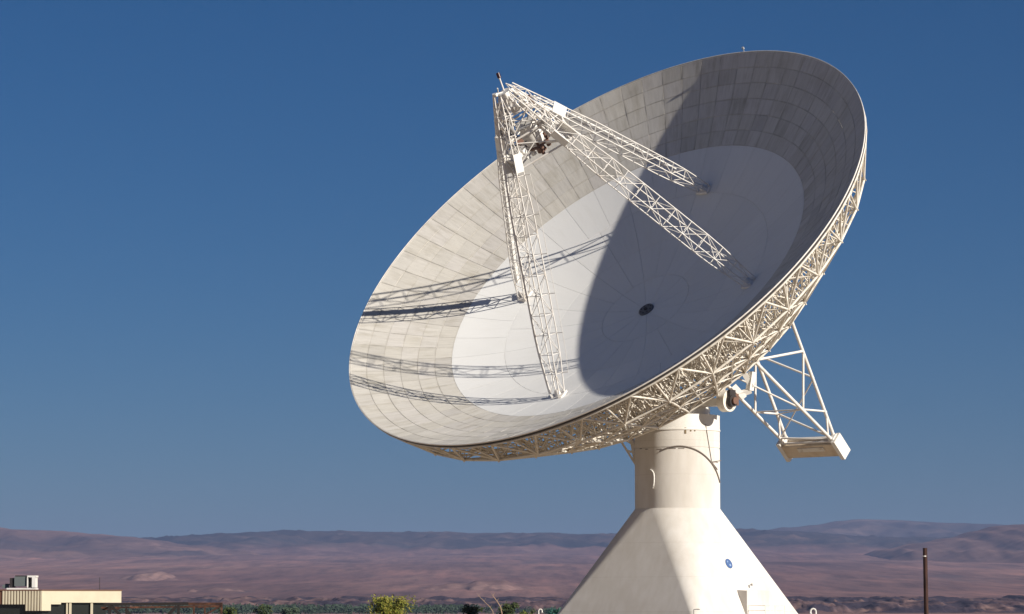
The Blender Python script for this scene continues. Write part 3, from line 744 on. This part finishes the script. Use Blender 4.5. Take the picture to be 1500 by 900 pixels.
# bare stalks
def stalk(name, label, pts, Y, r):
    P = [at(a, b, Y) for a, b in pts]; P = [Vector((P[0].x+.4, Y, 0))]+P
    m = MB()
    for i in range(len(P)-1): m.tube(P[i], P[i+1], r*(1-.6*i/len(P)), 6, r*(1-.6*(i+1)/len(P)))
    for i in range(2, len(P)): 
        for k in (-1, 1): m.tube(P[i], P[i]+Vector((k*.12, .1, .2)), r*.35, 5, r*.12)
    o = m.build(name, mat('dry stalk', (.36, .25, .17), .8)); tag(o, label, 'stalk', 'bare stalks by the bushes')
stalk('dry_stalk', 'bare yellowish stalk leaning left over the dark tree', [(735, 898), (733, 889), (728, 881), (722, 873)], 205, .042)
stalk('dry_stalk', 'thin bare pinkish stalk leaning left, leftmost of the bare stalks', [(722, 896), (718, 890), (709, 881), (701, 873)], 205, .026)

# utility pole
p = at(1355, 803, 150); pl = thing('utility_pole', Vector((p.x, 150, 0)), 'dark brown wooden pole standing alone against the mountains', 'pole')
WOOD = mat('tarred wood', (.045, .022, .018), .85); setc(WOOD, ramp(WOOD, tex(WOOD, 2, 5, kind='Position', stretch=(8, 8, .5)), [(.35, (.018, .011, .011)), (.65, (.07, .034, .026))]))
m = MB(); m.tube((p.x+.06, 150, -.5), (p.x, 150, p.z), .12, 16, .105); m.build('shaft', WOOD, pl)
b_ = at(1354.5, 815, 150); m = MB(); m.cyl(b_, (0, 0, 1), .118, .05, 16); m.build('band', LEGM, pl)

# gooseneck vents
def goose(label, px, py, Y, flip, sc=1.):
    p = at(px, py, Y); t = thing('vent_pipe', Vector((p.x, Y, 0)), label, 'vent pipe', 'white gooseneck vent pipes'); m = MB(); pts = [(p.x, Y, 0), (p.x, Y, p.z-.25*sc)]
    for k in range(9): a = math.pi*k/8; pts.append((p.x+flip*(.2*sc-.2*sc*math.cos(a)), Y, p.z-.25*sc+.2*sc*math.sin(a)))
    pts.append((p.x+flip*.4*sc, Y, p.z-.38*sc)); m.path([Vector(q) for q in pts], .07*sc, 10); m.build('pipe', PLATE, t)
    m = MB(); m.tube((p.x+flip*.4*sc, Y, p.z-.42*sc), (p.x+flip*.4*sc, Y, p.z-.36*sc), .11*sc, 12); m.build('outlet_flange', PLATE, t)
goose('white gooseneck vent pipe right of the pedestal', 1195, 891, 200, -1, .85)
goose('white square-topped vent pipe left of the pedestal by the bushes', 789, 892, 215, 1, .6)

# office building at the left edge
Yb = 200.0; k_ = FPX/Yb
bd = thing('office_building', Vector((at(62, 880, Yb).x, Yb, 0)), 'low flat-roofed building with cream fascia at the lower left edge', 'building')
CREAM = worn_white('cream panel', (.62, .56, .42), (.53, .47, .35), .45, .75, .8); GLASSD = mat('dark glazing', (.02, .022, .02), .15, spec=.5); TRIM = mat('brown roof trim', (.16, .08, .05), .6)
xc = at(62, 880, Yb).x; xr = at(168, 880, Yb).x; zt = at(62, 865.5, Yb).z
dirL = Vector((-.99, .10, 0)).normalized(); dirR = Vector((.93, .37, 0)).normalized()
P0 = Vector((xc, Yb, 0)); rl = (xr-xc)/dirR.x*1.04; ll = 14.0
nL = Vector((dirL.y*-1, dirL.x, 0)); nL = nL if nL.y < 0 else -nL
nR = Vector((dirR.y, -dirR.x, 0)); nR = nR if nR.y < 0 else -nR
def zof(py): return at(62, py, Yb).z
def slab(name, a, b, z0, z1, th, nrm, mat_, parent, off=0.):
    a = a+nrm*off; b = b+nrm*off; m = MB(); vs = [a-nrm*th, b-nrm*th, b, a]
    m.add([v+Vector((0, 0, z0)) for v in vs]+[v+Vector((0, 0, z1)) for v in vs], [(3, 2, 1, 0), (4, 5, 6, 7), (0, 1, 5, 4), (1, 2, 6, 5), (2, 3, 7, 6), (3, 0, 4, 7)]); return m.build(name, mat_, parent)
A_ = lambda s: P0+dirR*s
B_ = lambda s: P0+dirL*s
def sR(px): return (at(px, 880, Yb).x-xc)/dirR.x*(1.0)
def sL(px): return (at(px, 880, Yb).x-xc)/dirL.x
core = MB(); cpts = [P0+(dirL+dirR)*.5, A_(rl-.5)+dirL*.5, A_(rl-.5)+dirL*12, P0+dirL*12]
core.add([c+Vector((0, 0, 0)) for c in cpts]+[c+Vector((0, 0, zt-.1)) for c in cpts], [(0, 1, 5, 4), (1, 2, 6, 5), (2, 3, 7, 6), (3, 0, 4, 7), (4, 5, 6, 7)]); core.build('glazed_core', GLASSD, bd)
fR = slab('fascia', A_(sR(74)), A_(rl), zof(883), zt, .25, nR, CREAM, bd)
slab('fascia', A_(0), A_(sR(74)-.003), zof(895), zt, .25, nR, CREAM, bd)
slab('fascia_step', A_(sR(74)+.003), A_(sR(88)), zof(885.5), zof(883)-.003, .24, nR, CREAM, bd)
npan = 14; e0 = sL(36)
for i in range(npan):                                          # ribbed cladding on the shaded side, pan by pan
    s0 = sL(62)+(sL(36)-sL(62))*i/6; s1 = sL(62)+(sL(36)-sL(62))*(i+.62)/6; zb = zof(895) if i < 6 else zof(885.5)
    slab('cladding_rib', B_(s0+.0), B_(s1), zb, zt-.003, .10, nL, CREAM, bd, .06)
slab('cladding_back', B_(.02), B_(e0), zof(895)+.003, zt-.006, .2, nL, TRIM, bd); slab('cladding_back', B_(e0+.003), B_(ll), zof(885.5)+.003, zt-.006, .2, nL, TRIM, bd)
slab('roof_trim', A_(-.05), A_(rl+.05), zt, zt+.07, .4, nR, TRIM, bd, .04); slab('roof_trim', B_(-.0), B_(ll), zt+.002, zt+.072, .4, nL, TRIM, bd, .08)
for px, w in ((97, .1), (101.5, .14), (131.5, .14)): m = MB(); c = A_(sR(px))+nR*-.12; m.box(Vector((c.x, c.y, zof(883)/2)), (w, w, zof(883)-.01)); m.build('column', CREAM, bd)
m = MB(); c = at(146, 857, Yb+3); m.tube((c.x, c.y, zt), (c.x, c.y, at(146, 846, Yb+3).z), .018, 6); m.build('whip_antenna', DARK, bd)
# rooftop unit
rz = zt+.07; rc0 = at(33, 860, Yb+4); ru = thing('rooftop_unit', Vector((rc0.x, rc0.y, rz)), 'grey air handling unit with white end on the flat roof', 'air unit')
UG = mat('unit grey', (.13, .15, .15), .5); rx = lambda px: at(px, 860, Yb+4).x; rzf = lambda py: at(30, py, Yb+4).z
m = MB(); m.box(((rx(23)+rx(41))/2, rc0.y, (rzf(845)+rzf(859))/2), (rx(41)-rx(23), 1.2, rzf(845)-rzf(859))); m.build('casing', UG, ru)
m = MB(); m.box(((rx(42)+rx(55))/2, rc0.y-.2, (rzf(843.5)+rzf(846))/2), (rx(55)-rx(42), 1.0, rzf(843.5)-rzf(846))); m.box(((rx(49)+rx(54))/2, rc0.y-.2, (rzf(846)+rzf(861))/2), (rx(54)-rx(49), 1.0, rzf(846)-rzf(861))); m.box((rx(42.4), rc0.y-.2, (rzf(846)+rzf(861))/2), (.06, 1., rzf(846)-rzf(861))); m.build('intake_hood', PLATE, ru)
m = MB(); m.box(((rx(16)+rx(21))/2, rc0.y, (rzf(847)+rzf(861))/2), (rx(21)-rx(16), 1.0, rzf(847)-rzf(861))); m.build('fan_box', DARK, ru)
m = MB(); m.box((rx(47), rc0.y, (rzf(847)+rzf(861))/2), (rx(48.5)-rx(43), .8, rzf(847)-rzf(861))); m.build('dark_louvre', DARK, ru)
m = MB(); m.box(((rx(12)+rx(54))/2, rc0.y, rz+.06+.0), (rx(54)-rx(12), 1.3, .12)); m.build('curb', LEGM, ru)
m = MB(); m.box(((rx(24)+rx(40))/2, rc0.y, rzf(844.3)), (rx(40)-rx(24), 1.1, .08)); m.build('lid', DARK, ru)
m = MB(); m.box((rx(8.5), rc0.y, (rzf(857)+rzf(862))/2), (.35, .5, rzf(857)-rzf(862))); m.box((rx(11), rc0.y, rzf(856.5)), (.25, .4, .1)); m.build('small_vent', UG, ru)

# rusty steel frame
Yf = 165.0
fr = thing('steel_frame', Vector((at(240, 890, Yf).x, Yf, 0)), 'rusty dark steel gantry frame in front of the building, at the bottom edge', 'steel frame')
def fpt(px, py, dy=0.): p = at(px, py, Yf+dy); return p
def fbar(name, a, b, w, mat_, dy=0., dy2=None): m = MB(); m.beam(fpt(*a, dy), fpt(*b, dy if dy2 is None else dy2), w, w); return m.build(name, mat_, fr)
fbar('top_beam', (152, 885.8), (276, 884.5), .15, BLACKST); fbar('top_beam', (276.2, 885.0), (326, 885.0), .15, RUST)
fbar('rear_beam', (148, 890.5), (325, 888.5), .10, RUST, 2.5)
for px in (160.5, 261.5): fbar('post', (px, 886.8), (px, 940), .14, BLACKST)
for px in (284, 324.5): fbar('post', (px, 886), (px, 940), .10, RUST)
for px in (185, 300): fbar('post', (px, 889.5), (px, 940), .09, BLACKST if px < 200 else RUST, 2.5)
for a, b in (((163, 888), (186, 912)), ((259, 888), (236, 912)), ((184, 893), (203, 915))): fbar('diagonal', a, b, .15, BLACKST)
for a, b in (((322, 889), (292, 905)), ((290, 890), (306, 889))): fbar('diagonal', a, b, .08, RUST)
fbar('tie', (160, 886), (160, 889), .08, BLACKST, 0, 2.5); fbar('tie', (324, 886), (324, 888), .08, RUST, 0, 2.5)
fbar('low_rail', (150, 893), (175, 892.5), .08, RUST, 1.2)

# haze: the dry valley air
hz = MB(); hz.box((0, 10000, 299.5), (50000, 44000, 601)); hzm = bpy.data.materials.new('haze'); hzm.use_nodes = True
nt = hzm.node_tree; nt.nodes.clear(); ou = nt.nodes.new('ShaderNodeOutputMaterial'); pv = nt.nodes.new('ShaderNodeVolumePrincipled')
pv.inputs['Color'].default_value = (.31, .41, .71, 1); pv.inputs['Density'].default_value = 4.4e-5; pv.inputs['Anisotropy'].default_value = 0.0
nt.links.new(pv.outputs[0], ou.inputs['Volume'])
h_ = hz.build('haze', hzm); tag(h_, 'thin blue haze over the valley', 'haze', kind='stuff')
